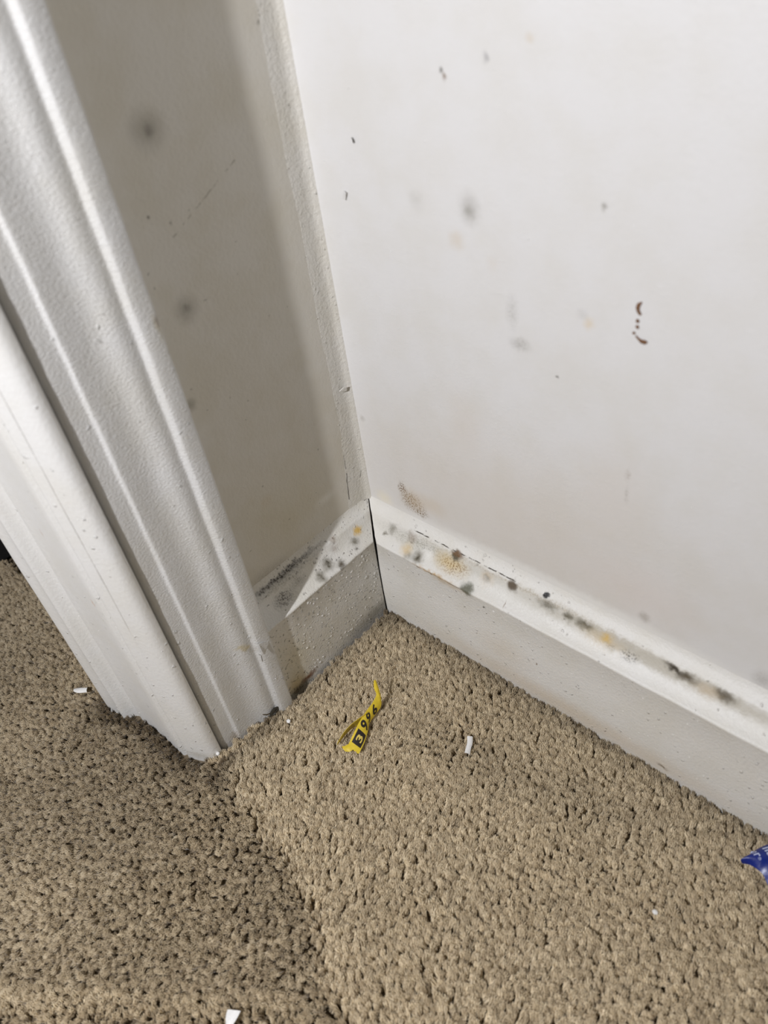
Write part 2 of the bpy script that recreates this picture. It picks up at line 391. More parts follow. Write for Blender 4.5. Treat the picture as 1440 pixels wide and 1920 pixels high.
# ------------------------------------------------------------------ baseboards
def cove_profile():
    P = [(TB, -0.02), (TB, 0.02), (TB, 0.045), (TB, 0.0695), (TB+0.0004, 0.0706), (TB+0.0005, 0.0714), (TB+0.0001, 0.0722), (TB-0.0010, 0.0727)]
    a, b = (TB-0.0010, 0.0727), (0.0068, 0.0853)
    for i in range(1, 9):
        t = i/8
        x = a[0]+(b[0]-a[0])*t; z = a[1]+(b[1]-a[1])*t
        k = 0.0016*math.sin(math.pi*t)          # hollow
        P.append((x-k*0.72, z-k*0.69))
    P += [(0.0064, 0.0862), (0.0056, 0.0868), (0.0050, 0.0872), (0.0044, 0.0880), (0.0034, 0.0888), (0.0022, 0.0900), (0.0009, 0.0918), (0.0, 0.0940)]
    return P
PROF = cove_profile()
GAP = 0.0023
def board(axis, length, name, mat):
    n = 120
    verts, faces = [], []
    np_ = len(PROF)+2
    for i in range(n+1):
        t = (i/n)
        for j, (p, z) in enumerate(PROF + [(-0.001, 0.0940), (-0.001, -0.02)]):
            if axis == 'x':
                s0 = max(p, 0.0)+GAP*(0.85+0.25*wob(z*260)) + (0.0012 if 0.068 < z < 0.073 else 0)
                s = s0+(length-s0)*t**1.4
                dz = 0.00022*wob(s*160, z*90) if j > 3 else 0
                dp = 0.00022*wob(s*110+z*300) if 0 < j < len(PROF)-1 else 0
                verts.append((s, -(p+dp), z+dz))
            else:
                s0 = max(p, 0.0)
                s = s0+(length-s0)*t**1.2
                dz = 0.00022*wob(s*170+2, z*90) if j > 3 else 0
                dp = 0.00022*wob(s*110+z*300+1) if 0 < j < len(PROF)-1 else 0
                verts.append(((p+dp), -s, z+dz))
    for i in range(n):
        for j in range(np_):
            k = (j+1) % np_
            faces.append((i*np_+j, i*np_+k, (i+1)*np_+k, (i+1)*np_+j))
    faces.append(tuple(range(np_))); faces.append(tuple(range(n*np_, (n+1)*np_)))
    return link(name, mesh_from(verts, faces), mat, angle=50)
bb_r = board('x', 1.05, 'baseboard_right', mat_base_r)
tag(bb_r, 'white baseboard with mold spots along its sloped top, under the bright wall', 'baseboard', kind='structure')
bb_l = board('y', 0.1236, 'baseboard_left', mat_base_l)
tag(bb_l, 'short rough-painted baseboard between door casing and corner gap', 'baseboard', kind='structure')

# ------------------------------------------------------------------ door casing and jamb
zl = [-0.02+0.006*i for i in range(85)] + [0.6, 0.9, WTOP]
CAS = [(-0.1237, -0.0005), (-0.1237, 0.0222), (-0.1238, 0.0229), (-0.1242, 0.0234), (-0.1250, 0.0236), (-0.1300, 0.0235), (-0.1330, 0.0231),
       (-0.1337, 0.0226), (-0.1343, 0.0213), (-0.1348, 0.0200), (-0.1353, 0.0190), (-0.1360, 0.0187), (-0.1372, 0.0188), (-0.1386, 0.0189), (-0.1400, 0.0189),
       (-0.1415, 0.0187), (-0.1432, 0.0182), (-0.1450, 0.0173), (-0.1470, 0.0161), (-0.1490, 0.0151), (-0.1512, 0.0144), (-0.1535, 0.0140), (-0.1560, 0.0138),
       (-0.1590, 0.0139), (-0.1630, 0.0138), (-0.1650, 0.0138), (-0.1656, 0.0136), (-0.1661, 0.0131), (-0.1666, 0.0122), (-0.1672, 0.0117), (-0.1680, 0.0115),
       (-0.1720, 0.0113), (-0.1760, 0.0111), (-0.1772, 0.0109), (-0.1780, 0.0104), (-0.1786, 0.0096), (-0.1790, 0.0084), (-0.1792, 0.0060), (-0.1793, -0.0005)]
def cas_ring(z):
    out = []
    for i, (y, x) in enumerate(CAS):
        e = 0.00016*wob(z*70+i*0.4) + 0.00008*wob(z*330+i)
        out.append((x+(e if 0 < i < len(CAS)-1 else 0), y+(0.00012*wob(z*150+i*0.3) if 0 < i < len(CAS)-1 else 0), z))
    return out
casing = link('trim_1', sweep(zl, cas_ring), mat_casing, angle=60)
tag(casing, 'white moulded door casing with ridged profile beside the doorway', 'door casing', kind='structure')

JAM = [(-0.1806, -0.0930), (-0.1806, 0.0118), (-0.1812, 0.0128), (-0.1825, 0.0131), (-0.1845, 0.0130), (-0.1862, 0.0126), (-0.1878, 0.0115), (-0.1893, 0.0099), (-0.1907, 0.0078), (-0.1920, 0.0052),
       (-0.1930, 0.0030), 'A', 'B', 'Cx', (-0.1946, -0.0008), (-0.1960, -0.0036), (-0.1970, -0.0056), (-0.1971, -0.0066), (-0.1962, -0.0078), (-0.1959, -0.0088), (-0.1966, -0.0097), (-0.1980, -0.0104), (-0.1985, -0.0116),
       (-0.1986, -0.020), (-0.1985, -0.030), (-0.1987, -0.0413), (-0.1991, -0.049), (-0.1996, -0.0545), (-0.2004, -0.0568), (-0.2004, -0.0582), (-0.1993, -0.0602), (-0.1990, -0.0625), (-0.1998, -0.0652), (-0.2018, -0.0674), (-0.2050, -0.0688),
       (-0.2072, -0.0700), (-0.2080, -0.0712), (-0.2080, -0.0726), (-0.2074, -0.0745), (-0.2078, -0.0780), (-0.2094, -0.0830), (-0.2108, -0.0856), (-0.2107, -0.0872), (-0.2095, -0.0885), (-0.2060, -0.0930)]
def jam_ring(z):
    k = min(1, max(0, (z-0.095)/0.05)); dep = 0.0011*k*(0.75+0.4*wob(z*190)); sh = 0.0004*wob(z*45)
    out = []
    for i, p in enumerate(JAM):
        if p == 'A': p = (-0.19352, 0.00185+sh*0.5)
        elif p == 'B': p = (-0.19375+dep, 0.00150+sh*0.5)
        elif p == 'Cx': p = (-0.19395, 0.00115+sh*0.5)
        y, x = p
        e = 0.00014*wob(z*60+i*0.35) if 1 < i < len(JAM)-1 else 0
        out.append((x, y+e, z))
    return out
jamb = link('trim_2', sweep(zl, jam_ring), mat_jamb, angle=45)
tag(jamb, 'white stepped door jamb with hairline crack left of the casing', 'door jamb', kind='structure')

# dried paint pimples: too small to pick apart
def pimples(parent, mat, n, place, r0, r1):
    bm = bmesh.new()
    for i in range(n):
        p, nv = place(random.random(), random.random())
        r = r0+(r1-r0)*random.random()**2.5
        g = bmesh.ops.create_icosphere(bm, subdivisions=1, radius=r)
        st_ = random.uniform(0.7, 1.6); an = random.random()*3.14
        for v in g['verts']:
            q = Vector(v.co)*random.uniform(0.8, 1.15)
            nn = Vector(nv); q = q - nn*q.dot(nn)*0.45
            tg = nn.cross(Vector((0, 0, 1))).normalized(); t2 = nn.cross(tg); ax = tg*math.cos(an)+t2*math.sin(an)
            q = q + ax*q.dot(ax)*(st_-1)
            v.co = q+Vector(p)
    me = bpy.data.meshes.new('pimples'); bm.to_mesh(me); bm.free()
    return tag(link('paint_pimples', me, mat, parent), kind='stuff')
def cas_pt(u, v):
    k = u*(len(CAS)-3)+1; i = int(k); t = k-i
    y = CAS[i][0]*(1-t)+CAS[i+1][0]*t; x = CAS[i][1]*(1-t)+CAS[i+1][1]*t
    return (x, y, 0.40*v**1.6), (1, 0, 0)
def jam_pt(u, v):
    P = [p for p in JAM if not isinstance(p, str)]
    k = 5+u*(len(P)-10); i = int(k); t = k-i
    return (P[i][1]*(1-t)+P[i+1][1]*t, P[i][0]*(1-t)+P[i+1][0]*t, 0.35*v**1.4), (0.2, -0.98, 0)
pimples(bb_l, mat_base_l, 330, lambda u, v: ((TB, -0.022-0.085*u**1.2, 0.001+0.068*v), (1, 0, 0)), 0.00022, 0.0011)
pimples(bb_r, mat_base_r, 170, lambda u, v: ((0.03+0.28*u**0.7, -TB, 0.002+0.066*v), (0, -1, 0)), 0.0002, 0.0008)
pimples(casing, mat_casing, 110, cas_pt, 0.0002, 0.0007)
pimples(jamb, mat_jamb, 150, jam_pt, 0.0002, 0.0007)
pimples(wall_l, mat_caulk, 90, lambda u, v: ((0.0002, -0.001-0.014*u, 0.10+0.30*v), (1, 0, 0)), 0.0002, 0.0007)
pimples(wall_r, mat_wall_r, 90, lambda u, v: ((0.01+0.26*u, 0.0, 0.10+0.30*v), (0, -1, 0)), 0.0002, 0.00055)

# small paint damage on the trim and walls -------------------------------------------------
def flake_mesh(pts, thick=0.0004):
    """thin chip from a 3D outline fan with thickness along its normal"""
    pts = [Vector(p) for p in pts]
    nrm = sum(((pts[i]-pts[0]).cross(pts[i+1]-pts[0]) for i in range(1, len(pts)-1)), Vector())
    nrm.normalize()
    n = len(pts)
    v = [p+nrm*thick/2 for p in pts]+[p-nrm*thick/2 for p in pts]
    f = [tuple(range(n)), tuple(range(2*n-1, n-1, -1))] + [(i, (i+1) % n, n+(i+1) % n, n+i) for i in range(n)]
    return mesh_from(v, f)

peel = link('paint_flake', flake_mesh([(0.0245, -0.1338, 0.0752), (0.0240, -0.1300, 0.0728), (0.0234, -0.1255, 0.0695), (0.0238, -0.1290, 0.0662), (0.0252, -0.1325, 0.0640), (0.0262, -0.1342, 0.0668)]), mat_casing, casing, smooth=False)
peel2 = link('paint_flake', flake_mesh([(0.0215, -0.1350, 0.0640), (0.0228, -0.1342, 0.0625), (0.0222, -0.1345, 0.0560), (0.0210, -0.1355, 0.0572)]), mat_casing, casing, smooth=False)
chip = link('paint_chip', flake_mesh([(0.0008, -0.0085, 0.1872), (0.0030, -0.0062, 0.1895), (0.0036, -0.0038, 0.1888), (0.0030, -0.0042, 0.1862), (0.0012, -0.0066, 0.1858)], 0.0006), mat_caulk, wall_l, smooth=False)
chip2 = link('paint_chip', flake_mesh([(0.0238, -0.0006, 0.3088), (0.0262, -0.0014, 0.3134), (0.0277, -0.0014, 0.3122), (0.0258, -0.0005, 0.3082)], 0.0005), mat_wall_r, wall_r, smooth=False)
chip3 = link('paint_chip', flake_mesh([(0.0368, -0.0005, 0.3396), (0.0378, -0.0012, 0.3388), (0.0381, -0.0012, 0.3376), (0.0374, -0.0004, 0.3370)], 0.0004), mat_dark, wall_r, smooth=False)

def blob_path(pts, radii, n=7, flat=None):
    """tapered tube along points; flat = axis index squashed towards a wall"""
    pts = [Vector(p) for p in pts]
    verts, faces = [], []
    for i, p in enumerate(pts):
        tdir = (pts[min(i+1, len(pts)-1)]-pts[max(i-1, 0)]).normalized()
        a = tdir.orthogonal().normalized(); b = tdir.cross(a)
        for j in range(n):
            th = 2*math.pi*j/n
            o = (a*math.cos(th)+b*math.sin(th))*radii[i]*(0.85+0.3*random.random())
            if flat is not None: o[flat] *= 0.35
            verts.append(p+o)
    for i in range(len(pts)-1):
        for j in range(n):
            k = (j+1) % n
            faces.append((i*n+j, i*n+k, (i+1)*n+k, (i+1)*n+j))
    faces.append(tuple(range(n))); faces.append(tuple(range((len(pts)-1)*n, len(pts)*n)))
    return mesh_from(verts, faces)
# brown scabby marks on the right wall
for pts, rad in [
    ([(0.1930, -0.0002, 0.2890), (0.1918, -0.0003, 0.2876), (0.1915, -0.0003, 0.2860), (0.1920, -0.0003, 0.2846), (0.1930, -0.0002, 0.2832)], [0.0003, 0.0009, 0.0009, 0.0008, 0.0006]),
    ([(0.1917, -0.0002, 0.2810), (0.1921, -0.0003, 0.2802), (0.1920, -0.0002, 0.2795)], [0.0005, 0.0010, 0.0006]),
    ([(0.1918, -0.0002, 0.2782), (0.1922, -0.0003, 0.2775), (0.1927, -0.0002, 0.2768)], [0.0005, 0.0008, 0.0004]),
    ([(0.1908, -0.0002, 0.2748), (0.1911, -0.0002, 0.2738)], [0.0006, 0.0007]),
    ([(0.1920, -0.0002, 0.2732), (0.1933, -0.0003, 0.2722), (0.1948, -0.0003, 0.2713), (0.1962, -0.0003, 0.2713), (0.1974, -0.0002, 0.2716)], [0.0005, 0.0005, 0.0009, 0.0011, 0.0004])]:
    link('brown_scab', blob_path(pts, rad, flat=1), mat_brown, wall_r)

# ------------------------------------------------------------------ floor and carpet pile
ZB = -0.0075
T = NT('carpet_backing')
T.l(T.mix(T.noise(300, 4), (0.10, 0.075, 0.045, 1), (0.22, 0.17, 0.11, 1)), T.b.inputs['Base Color'])
T.b.inputs['Roughness'].default_value = 0.95
T.l(T.bump(T.noise(500, 3), 0.002), T.b.inputs['Normal'])
floor = link('floor', box_mesh(-0.9, 1.1, -1.4, 0.0, -0.04, ZB), T.m, smooth=False)
tag(floor, 'tan cut-pile carpet floor in front of the baseboards', 'carpet', kind='structure')

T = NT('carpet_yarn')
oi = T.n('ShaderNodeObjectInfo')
at = T.n('ShaderNodeAttribute', attribute_type='INSTANCER', attribute_name='soil_tone')
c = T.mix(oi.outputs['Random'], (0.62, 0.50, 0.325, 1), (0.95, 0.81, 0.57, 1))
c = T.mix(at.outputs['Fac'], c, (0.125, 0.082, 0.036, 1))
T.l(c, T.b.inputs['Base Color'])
T.b.inputs['Roughness'].default_value = 0.38
T.b.inputs['Specular IOR Level'].default_value = 0.5
T.b.inputs['Sheen Weight'].default_value = 0.25
T.b.inputs['Sheen Roughness'].default_value = 0.4
mat_yarn = T.m

protos = bpy.data.collections.new('yarn_shapes')
def tuft_mesh(seed):
    r = random.Random(seed)
    verts, faces = [], []
    nf = 20
    tw = r.uniform(0.8, 1.8)*r.choice((-1, 1))
    for f in range(nf):
        a0 = 2*math.pi*(f*0.381966+r.uniform(-.05, .05)); rr = math.sqrt((f+0.5)/nf)
        hgt = 0.0078*r.uniform(0.9, 1.06)*(1-0.13*rr*rr)
        fr = 0.00019*r.uniform(0.8, 1.2)
        base = len(verts)
        segs = 4
        for s in range(segs+1):
            t = s/segs
            rad = (0.00055+0.00110*t**1.3)*rr
            a = a0+tw*t
            cx, cy, cz = rad*math.cos(a), rad*math.sin(a), hgt*t
            if s >= segs-1: cx += r.uniform(-.00035, .00035); cy += r.uniform(-.00035, .00035)
            w = fr*(1.0 if s < segs else 0.45)
            for k in range(3):
                b = a+2*math.pi*k/3
                verts.append((cx+w*math.cos(b), cy+w*math.sin(b), cz))
        for s in range(segs):
            for k in range(3):
                k2 = (k+1) % 3
                faces.append((base+s*3+k, base+s*3+k2, base+(s+1)*3+k2, base+(s+1)*3+k))
        faces.append((base+segs*3, base+segs*3+1, base+segs*3+2))
    me = bpy.data.meshes.new('yarn')
    me.from_pydata(verts, [], faces); me.update()
    me.polygons.foreach_set('use_smooth', [True]*len(me.polygons))
    me.materials.append(mat_yarn)
    return me
for i in range(6):
    po = bpy.data.objects.new('yarn_shape', tuft_mesh(i+1))
    protos.objects.link(po)

# value noise for the lie of the pile
def vnoise(x, y, seed):
    g = np.random.default_rng(seed).random((64, 64))
    xi = np.floor(x).astype(int); yi = np.floor(y).astype(int)
    fx = x-xi; fy = y-yi
    fx = fx*fx*(3-2*fx); fy = fy*fy*(3-2*fy)
    G = lambda a, b: g[a % 64, b % 64]
    return (G(xi, yi)*(1-fx)+G(xi+1, yi)*fx)*(1-fy)+(G(xi, yi+1)*(1-fx)+G(xi+1, yi+1)*fx)*fy
sst = lambda e0, e1, v: (lambda t: t*t*(3-2*t))(np.clip((v-e0)/(e1-e0), 0, 1))

PITCH_Y = 0.0022
gx, gy = np.meshgrid(np.arange(-0.46, 0.52, PITCH_Y), np.arange(-0.52, -TB+0.0002, PITCH_Y))
gx = gx.ravel()+rng.uniform(-.45, .45, gx.size)*PITCH_Y
gy = gy.ravel()+rng.uniform(-.45, .45, gy.size)*PITCH_Y
ok = (gy < -TB-0.0006)
inside_l = (gx < TB+0.0006) & (gy > -0.1245)
inside_c = (gx < 0.0230) & (gy > -0.1342) | (gx < 0.0195) & (gy > -0.150) & (gy <= -0.134) | (gx < 0.0148) & (gy > -0.167) & (gy <= -0.150) | (gx < 0.0125) & (gy > -0.180) & (gy <= -0.167)
jy = np.interp(gx, [-0.0930, -0.0856, -0.0706, -0.0575, -0.0413, -0.0116, -0.0058, 0.0078, 0.0131], [-0.206, -0.2118, -0.2086, -0.2012, -0.1995, -0.1993, -0.1978, -0.1915, -0.1830])
inside_j = (gx < 0.0131) & (gx > -0.0930) & (gy > jy)
beyond = (gx <= -0.0930) & (gy > -0.10)
ok &= ~(inside_l | inside_c | inside_j | beyond)
gx, gy, jy = gx[ok], gy[ok], jy[ok]
N = gx.size
# lie of the pile: near the doorway it leans towards the room, elsewhere towards the walls
side = (gy+0.181) - (gx-0.0213)*(-0.354)            # >0 on the corner side of the brushed line
side = side + 0.010*(vnoise(gx*60, gy*60, 3)-0.5) + 0.02*(vnoise(gx*18, gy*18, 4)-0.5)
away = sst(-0.010, 0.006, side)
away = np.where(gx < 0.02, np.minimum(away, sst(0.0, 0.03, gx)), away)
# a trodden streak runs diagonally towards the right baseboard
st = np.exp(-((gy+0.083-0.3*np.maximum(0, gx-0.16))/0.015)**2)*sst(0.085, 0.12, gx)*sst(0.31, 0.22, gx)*0.6
n1 = vnoise(gx*22, gy*22, 5)
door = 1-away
away = np.clip(away-st*(0.2+0.5*n1)-0.20*sst(0.55, 0.85, n1)*(gx > 0.1), 0, 1)
rim = np.exp(-(((gx-0.1420)*0.618-(gy+0.2720)*0.786)/0.010)**2)*sst(-0.235, -0.255, gy)*(0.45+0.5*vnoise(gx*40, gy*40, 15))
away = np.clip(away+0.8*rim, 0, 1)
phi_dark = math.radians(-62)+0.9*(vnoise(gx*14, gy*14, 6)-0.5)
phi_lite = math.radians(118)+1.2*(vnoise(gx*20, gy*20, 7)-0.5)
lx = away*np.cos(phi_lite)*0.50+(1-away)*np.cos(phi_dark)*0.50
ly = away*np.sin(phi_lite)*0.50+(1-away)*np.sin(phi_dark)*0.50
lx += rng.normal(0, .22, N); ly += rng.normal(0, .22, N)
th = np.clip(np.hypot(lx, ly), 0, 0.95); ph = np.arctan2(ly, lx); psi = rng.uniform(0, 2*np.pi, N)
# lean = Rz(ph) Ry(th) Rz(psi)
c1, s1, c2, s2, c3, s3 = np.cos(ph), np.sin(ph), np.cos(th), np.sin(th), np.cos(psi), np.sin(psi)
m00 = c1*c2*c3-s1*s3; m10 = s1*c2*c3+c1*s3; m20 = -s2*c3; m21 = s2*s3; m22 = c2
rot = np.stack([np.arctan2(m21, m22), np.arcsin(np.clip(-m20, -1, 1)), np.arctan2(m10, m00)], 1).astype(np.float32)
scl = rng.uniform(0.86, 1.14, N).astype(np.float32)*(1.0+0.10*th)
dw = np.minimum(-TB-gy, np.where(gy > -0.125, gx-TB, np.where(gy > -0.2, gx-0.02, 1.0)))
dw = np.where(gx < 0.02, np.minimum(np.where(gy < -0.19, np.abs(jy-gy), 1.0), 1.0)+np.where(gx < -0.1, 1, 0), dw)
soil_tone = 0.85*np.exp(-np.clip(dw, 0, 1)/0.0045)*(0.4+1.0*rng.random(N)) + 0.22*np.exp(-np.clip(dw, 0, 1)/0.018) \
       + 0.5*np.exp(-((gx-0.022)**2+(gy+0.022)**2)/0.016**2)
soil_tone = soil_tone + 0.40*door*(1-0.8*rim)*(0.75+0.5*vnoise(gx*16, gy*16, 12)) + 0.24*st + 0.05*vnoise(gx*25, gy*25, 13)  # yarn colour also darker by the doorway and streak, paler at the rim
soil_tone = np.clip(soil_tone + (rng.random(N) > 0.985)*0.35, 0, 0.92).astype(np.float32)
gz = ZB+0.0006*(vnoise(gx*30, gy*30, 9)-0.5)+rng.uniform(-.0005, .0005, N)
gz -= (rng.random(N) < 0.25)*np.exp(-np.clip(dw, 0, 1)/0.003)*0.003
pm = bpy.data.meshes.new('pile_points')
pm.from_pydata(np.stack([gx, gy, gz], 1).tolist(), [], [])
for nm, typ, arr, key in (('rot', 'FLOAT_VECTOR', rot.ravel(), 'vector'), ('scl', 'FLOAT', scl.astype(np.float32), 'value'), ('soil_tone', 'FLOAT', soil_tone, 'value')):
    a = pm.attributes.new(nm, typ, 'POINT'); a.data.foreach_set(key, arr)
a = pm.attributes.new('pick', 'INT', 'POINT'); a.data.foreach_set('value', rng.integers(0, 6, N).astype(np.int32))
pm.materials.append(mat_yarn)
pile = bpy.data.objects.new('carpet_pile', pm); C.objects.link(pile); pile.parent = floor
tag(pile, 'tan twisted cut-pile carpet yarn', kind='stuff')
ng = bpy.data.node_groups.new('pile', 'GeometryNodeTree')
ng.interface.new_socket('Geometry', in_out='INPUT', socket_type='NodeSocketGeometry')
ng.interface.new_socket('Geometry', in_out='OUTPUT', socket_type='NodeSocketGeometry')
gi = ng.nodes.new('NodeGroupInput'); go = ng.nodes.new('NodeGroupOutput')
iop = ng.nodes.new('GeometryNodeInstanceOnPoints')
ci = ng.nodes.new('GeometryNodeCollectionInfo'); ci.inputs['Collection'].default_value = protos
ci.inputs['Separate Children'].default_value = True; ci.inputs['Reset Children'].default_value = True
def named(nm, typ):
    nd = ng.nodes.new('GeometryNodeInputNamedAttribute'); nd.data_type = typ; nd.inputs['Name'].default_value = nm
    return nd.outputs['Attribute']
L = ng.links.new
L(gi.outputs[0], iop.inputs['Points']); L(ci.outputs[0], iop.inputs['Instance'])
iop.inputs['Pick Instance'].default_value = True
L(named('pick', 'INT'), iop.inputs['Instance Index'])
e2r = ng.nodes.new('FunctionNodeEulerToRotation'); L(named('rot', 'FLOAT_VECTOR'), e2r.inputs[0]); L(e2r.outputs[0], iop.inputs['Rotation'])
L(named('scl', 'FLOAT'), iop.inputs['Scale'])
L(iop.outputs[0], go.inputs[0])
md = pile.modifiers.new('pile', 'NODES'); md.node_group = ng

# ------------------------------------------------------------------ yellow paper strip
def catmull(P, n):
    P = [np.array(p, float) for p in P]; Q = [2*P[0]-P[1]]+P+[2*P[-1]-P[-2]]
    out = []
    m = len(P)-1
    for i in range(n+1):
        u = i/n*m; k = min(int(u), m-1); t = u-k
        a, b, c_, d_ = Q[k:k+4]
        out.append(0.5*((2*b)+(-a+c_)*t+(2*a-5*b+4*c_-d_)*t*t+(-a+3*b-3*c_+d_)*t**3))
    return out
def ribbon(Lp, Rp, n=36, m=6, bulge=0.0, thick=0.00016, ragged=0.0):
    Ls, Rs = catmull(Lp, n), catmull(Rp, n)
    grid = []
    for i in range(n+1):
        row = []
        for j in range(m+1):
            t = j/m
            p = Ls[i]*(1-t)+Rs[i]*t
            w = Rs[i]-Ls[i]
            along = Ls[min(i+1, n)]-Ls[max(i-1, 0)]
            nn = np.cross(w, along); nn = nn/(np.linalg.norm(nn)+1e-12)
            if nn[2] < 0: nn = -nn
            p = p+nn*bulge*math.sin(math.pi*t)
            if ragged and i == 0: p = p-along*ragged*(1 if j % 2 else -0.4)
            row.append(p)
        grid.append(row)
    return grid
def grid_mesh(grid, thick):
    n, m = len(grid), len(grid[0])
    A = np.array(grid)
    du = np.gradient(A, axis=0); dv = np.gradient(A, axis=1)
    nn = np.cross(du, dv); nn /= (np.linalg.norm(nn, axis=2, keepdims=True)+1e-12)
    V = np.concatenate([(A+nn*thick/2).reshape(-1, 3), (A-nn*thick/2).reshape(-1, 3)])
    o = n*m; F = []
    for i in range(n-1):
        for j in range(m-1):
            a, b, c_, d_ = i*m+j, i*m+j+1, (i+1)*m+j+1, (i+1)*m+j
            F += [(a, b, c_, d_), (o+d_, o+c_, o+b, o+a)]
    for i in range(n-1):
        F += [(i*m, (i+1)*m, o+(i+1)*m, o+i*m), (i*m+m-1, o+i*m+m-1, o+(i+1)*m+m-1, (i+1)*m+m-1)]
    for j in range(m-1):
        F += [(j, o+j, o+j+1, j+1), ((n-1)*m+j, (n-1)*m+j+1, o+(n-1)*m+j+1, o+(n-1)*m+j)]
    return mesh_from(V, F)
def surf(grid, s, t, lift):
    """point on ribbon at s (0..1 along) and t (0..1 across), lifted along the upward normal"""
    A = np.array(grid); n, m = A.shape[:2]
    u = min(max(s, 0), 1)*(n-1); v = min(max(t, 0), 1)*(m-1)
    i, j = min(int(u), n-2), min(int(v), m-2); a, b = u-i, v-j
    p = (A[i, j]*(1-a)+A[i+1, j]*a)*(1-b)+(A[i, j+1]*(1-a)+A[i+1, j+1]*a)*b
    nn = np.cross(A[i+1, j]-A[i, j], A[i, j+1]-A[i, j]); nn /= np.linalg.norm(nn)+1e-12
    if nn[2] < 0: nn = -nn
    return p+nn*lift

SL = [(0.0813, -0.1262, 0.003), (0.0800, -0.1192, 0.006), (0.0778, -0.1101, 0.008), (0.0765, -0.1016, 0.009), (0.0760, -0.0949, 0.0100), (0.0749, -0.0892, 0.0120), (0.0722, -0.0877, 0.0160), (0.0703, -0.0850, 0.0200)]
SR = [(0.0909, -0.1259, 0.002), (0.0883, -0.1180, 0.0022), (0.0844, -0.1102, 0.0022), (0.0809, -0.1045, 0.0022), (0.0796, -0.0965, 0.0024), (0.0792, -0.0900, 0.0050), (0.0752, -0.0859, 0.0120), (0.0712, -0.0840, 0.0205)]
strip = bpy.data.objects.new('paper_strip', None); C.objects.link(strip)
strip.location = (0, 0, 0)
strip.empty_display_size = 0.01
tag(strip, 'crumpled yellow paper strip printed with black digits lying on the carpet', 'paper scrap')
G1 = ribbon(SL, SR, 44, 8, bulge=0.0009, ragged=0.35)
link('printed_band', grid_mesh(G1, 0.00018), mat_yellow, strip)
BT = [(0.0780, -0.1010, 0.0088), (0.0772, -0.1070, 0.0095), (0.0757, -0.1155, 0.0095), (0.0754, -0.1231, 0.0085), (0.0754, -0.1299, 0.0050)]
BB = [(0.0782, -0.1015, 0.0030), (0.0765, -0.1075, 0.0020), (0.0738, -0.1150, 0.0015), (0.0735, -0.1222, 0.0012), (0.0745, -0.1300, 0.0015)]
link('folded_band', grid_mesh(ribbon(BT, BB, 24, 5, 0.0), 0.00018), mat_yellow, strip)
FL = [(0.0815, -0.1245, 0.0036), (0.0800, -0.1275, 0.0030), (0.0782, -0.1290, 0.0022)]
FR = [(0.0860, -0.1262, 0.0026), (0.0850, -0.1285, 0.0022), (0.0822, -0.1300, 0.0016)]
link('torn_flap', grid_mesh(ribbon(FL, FR, 12, 5, 0.0006, ragged=0.2), 0.00018), mat_yellow, strip)

def text_uv(body, bold=0.02):
    cu = bpy.data.curves.new('t', 'FONT'); cu.body = body; cu.offset = bold; cu.resolution_u = 3
    ob = bpy.data.objects.new('t', cu); C.objects.link(ob)
    dg = bpy.context.evaluated_depsgraph_get()
    me = bpy.data.meshes.new_from_object(ob.evaluated_get(dg))
    bpy.data.objects.remove(ob, do_unlink=True)
    bm = bmesh.new(); bm.from_mesh(me)
    bmesh.ops.triangulate(bm, faces=bm.faces[:])
    bmesh.ops.subdivide_edges(bm, edges=bm.edges[:], cuts=2, use_grid_fill=True)
    bm.to_mesh(me); bm.free()
    V = [(v.co.x, v.co.y) for v in me.vertices]; F = [tuple(p.vertices) for p in me.polygons]
    xs = [v[0] for v in V]; ys = [v[1] for v in V]
    x0, x1, y0, y1 = min(xs), max(xs), min(ys), max(ys)
    return [((x-x0)/(x1-x0), (y-y0)/(y1-y0)) for x, y in V], F
def print_glyph(name, grid, body, s0, s1, t0, t1, mat, parent, lift=0.00022, bold=0.02, invert=False):
    V, F = text_uv(body, bold)
    P = [surf(grid, s0+(s1-s0)*u, t1+(t0-t1)*v, lift) for u, v in V]
    me = bpy.data.meshes.new(name)
    me.from_pydata([tuple(p) for p in P], [], F); me.update()
    return link(name, me, mat, parent, smooth=False)
bx = []
nb = 8
for i in range(nb+1):
    bx.append([surf(G1, 0.065+(0.225-0.065)*i/nb, 0.16+(0.92-0.16)*j/nb, 0.00018) for j in range(nb+1)])
link('printed_box', grid_mesh(bx, 0.00004), mat_ink, strip)
print_glyph('digit', G1, '3', 0.11, 0.185, 0.32, 0.80, mat_yprint, strip, 0.00030, 0.03)
print_glyph('digit', G1, '9', 0.262, 0.345, 0.10, 0.92, mat_ink, strip, 0.00022, 0.03)
print_glyph('digit', G1, '9', 0.385, 0.465, 0.10, 0.92, mat_ink, strip, 0.00022, 0.03)
print_glyph('digit', G1, '6', 0.515, 0.605, 0.12, 0.92, mat_ink, strip, 0.00022, 0.03)

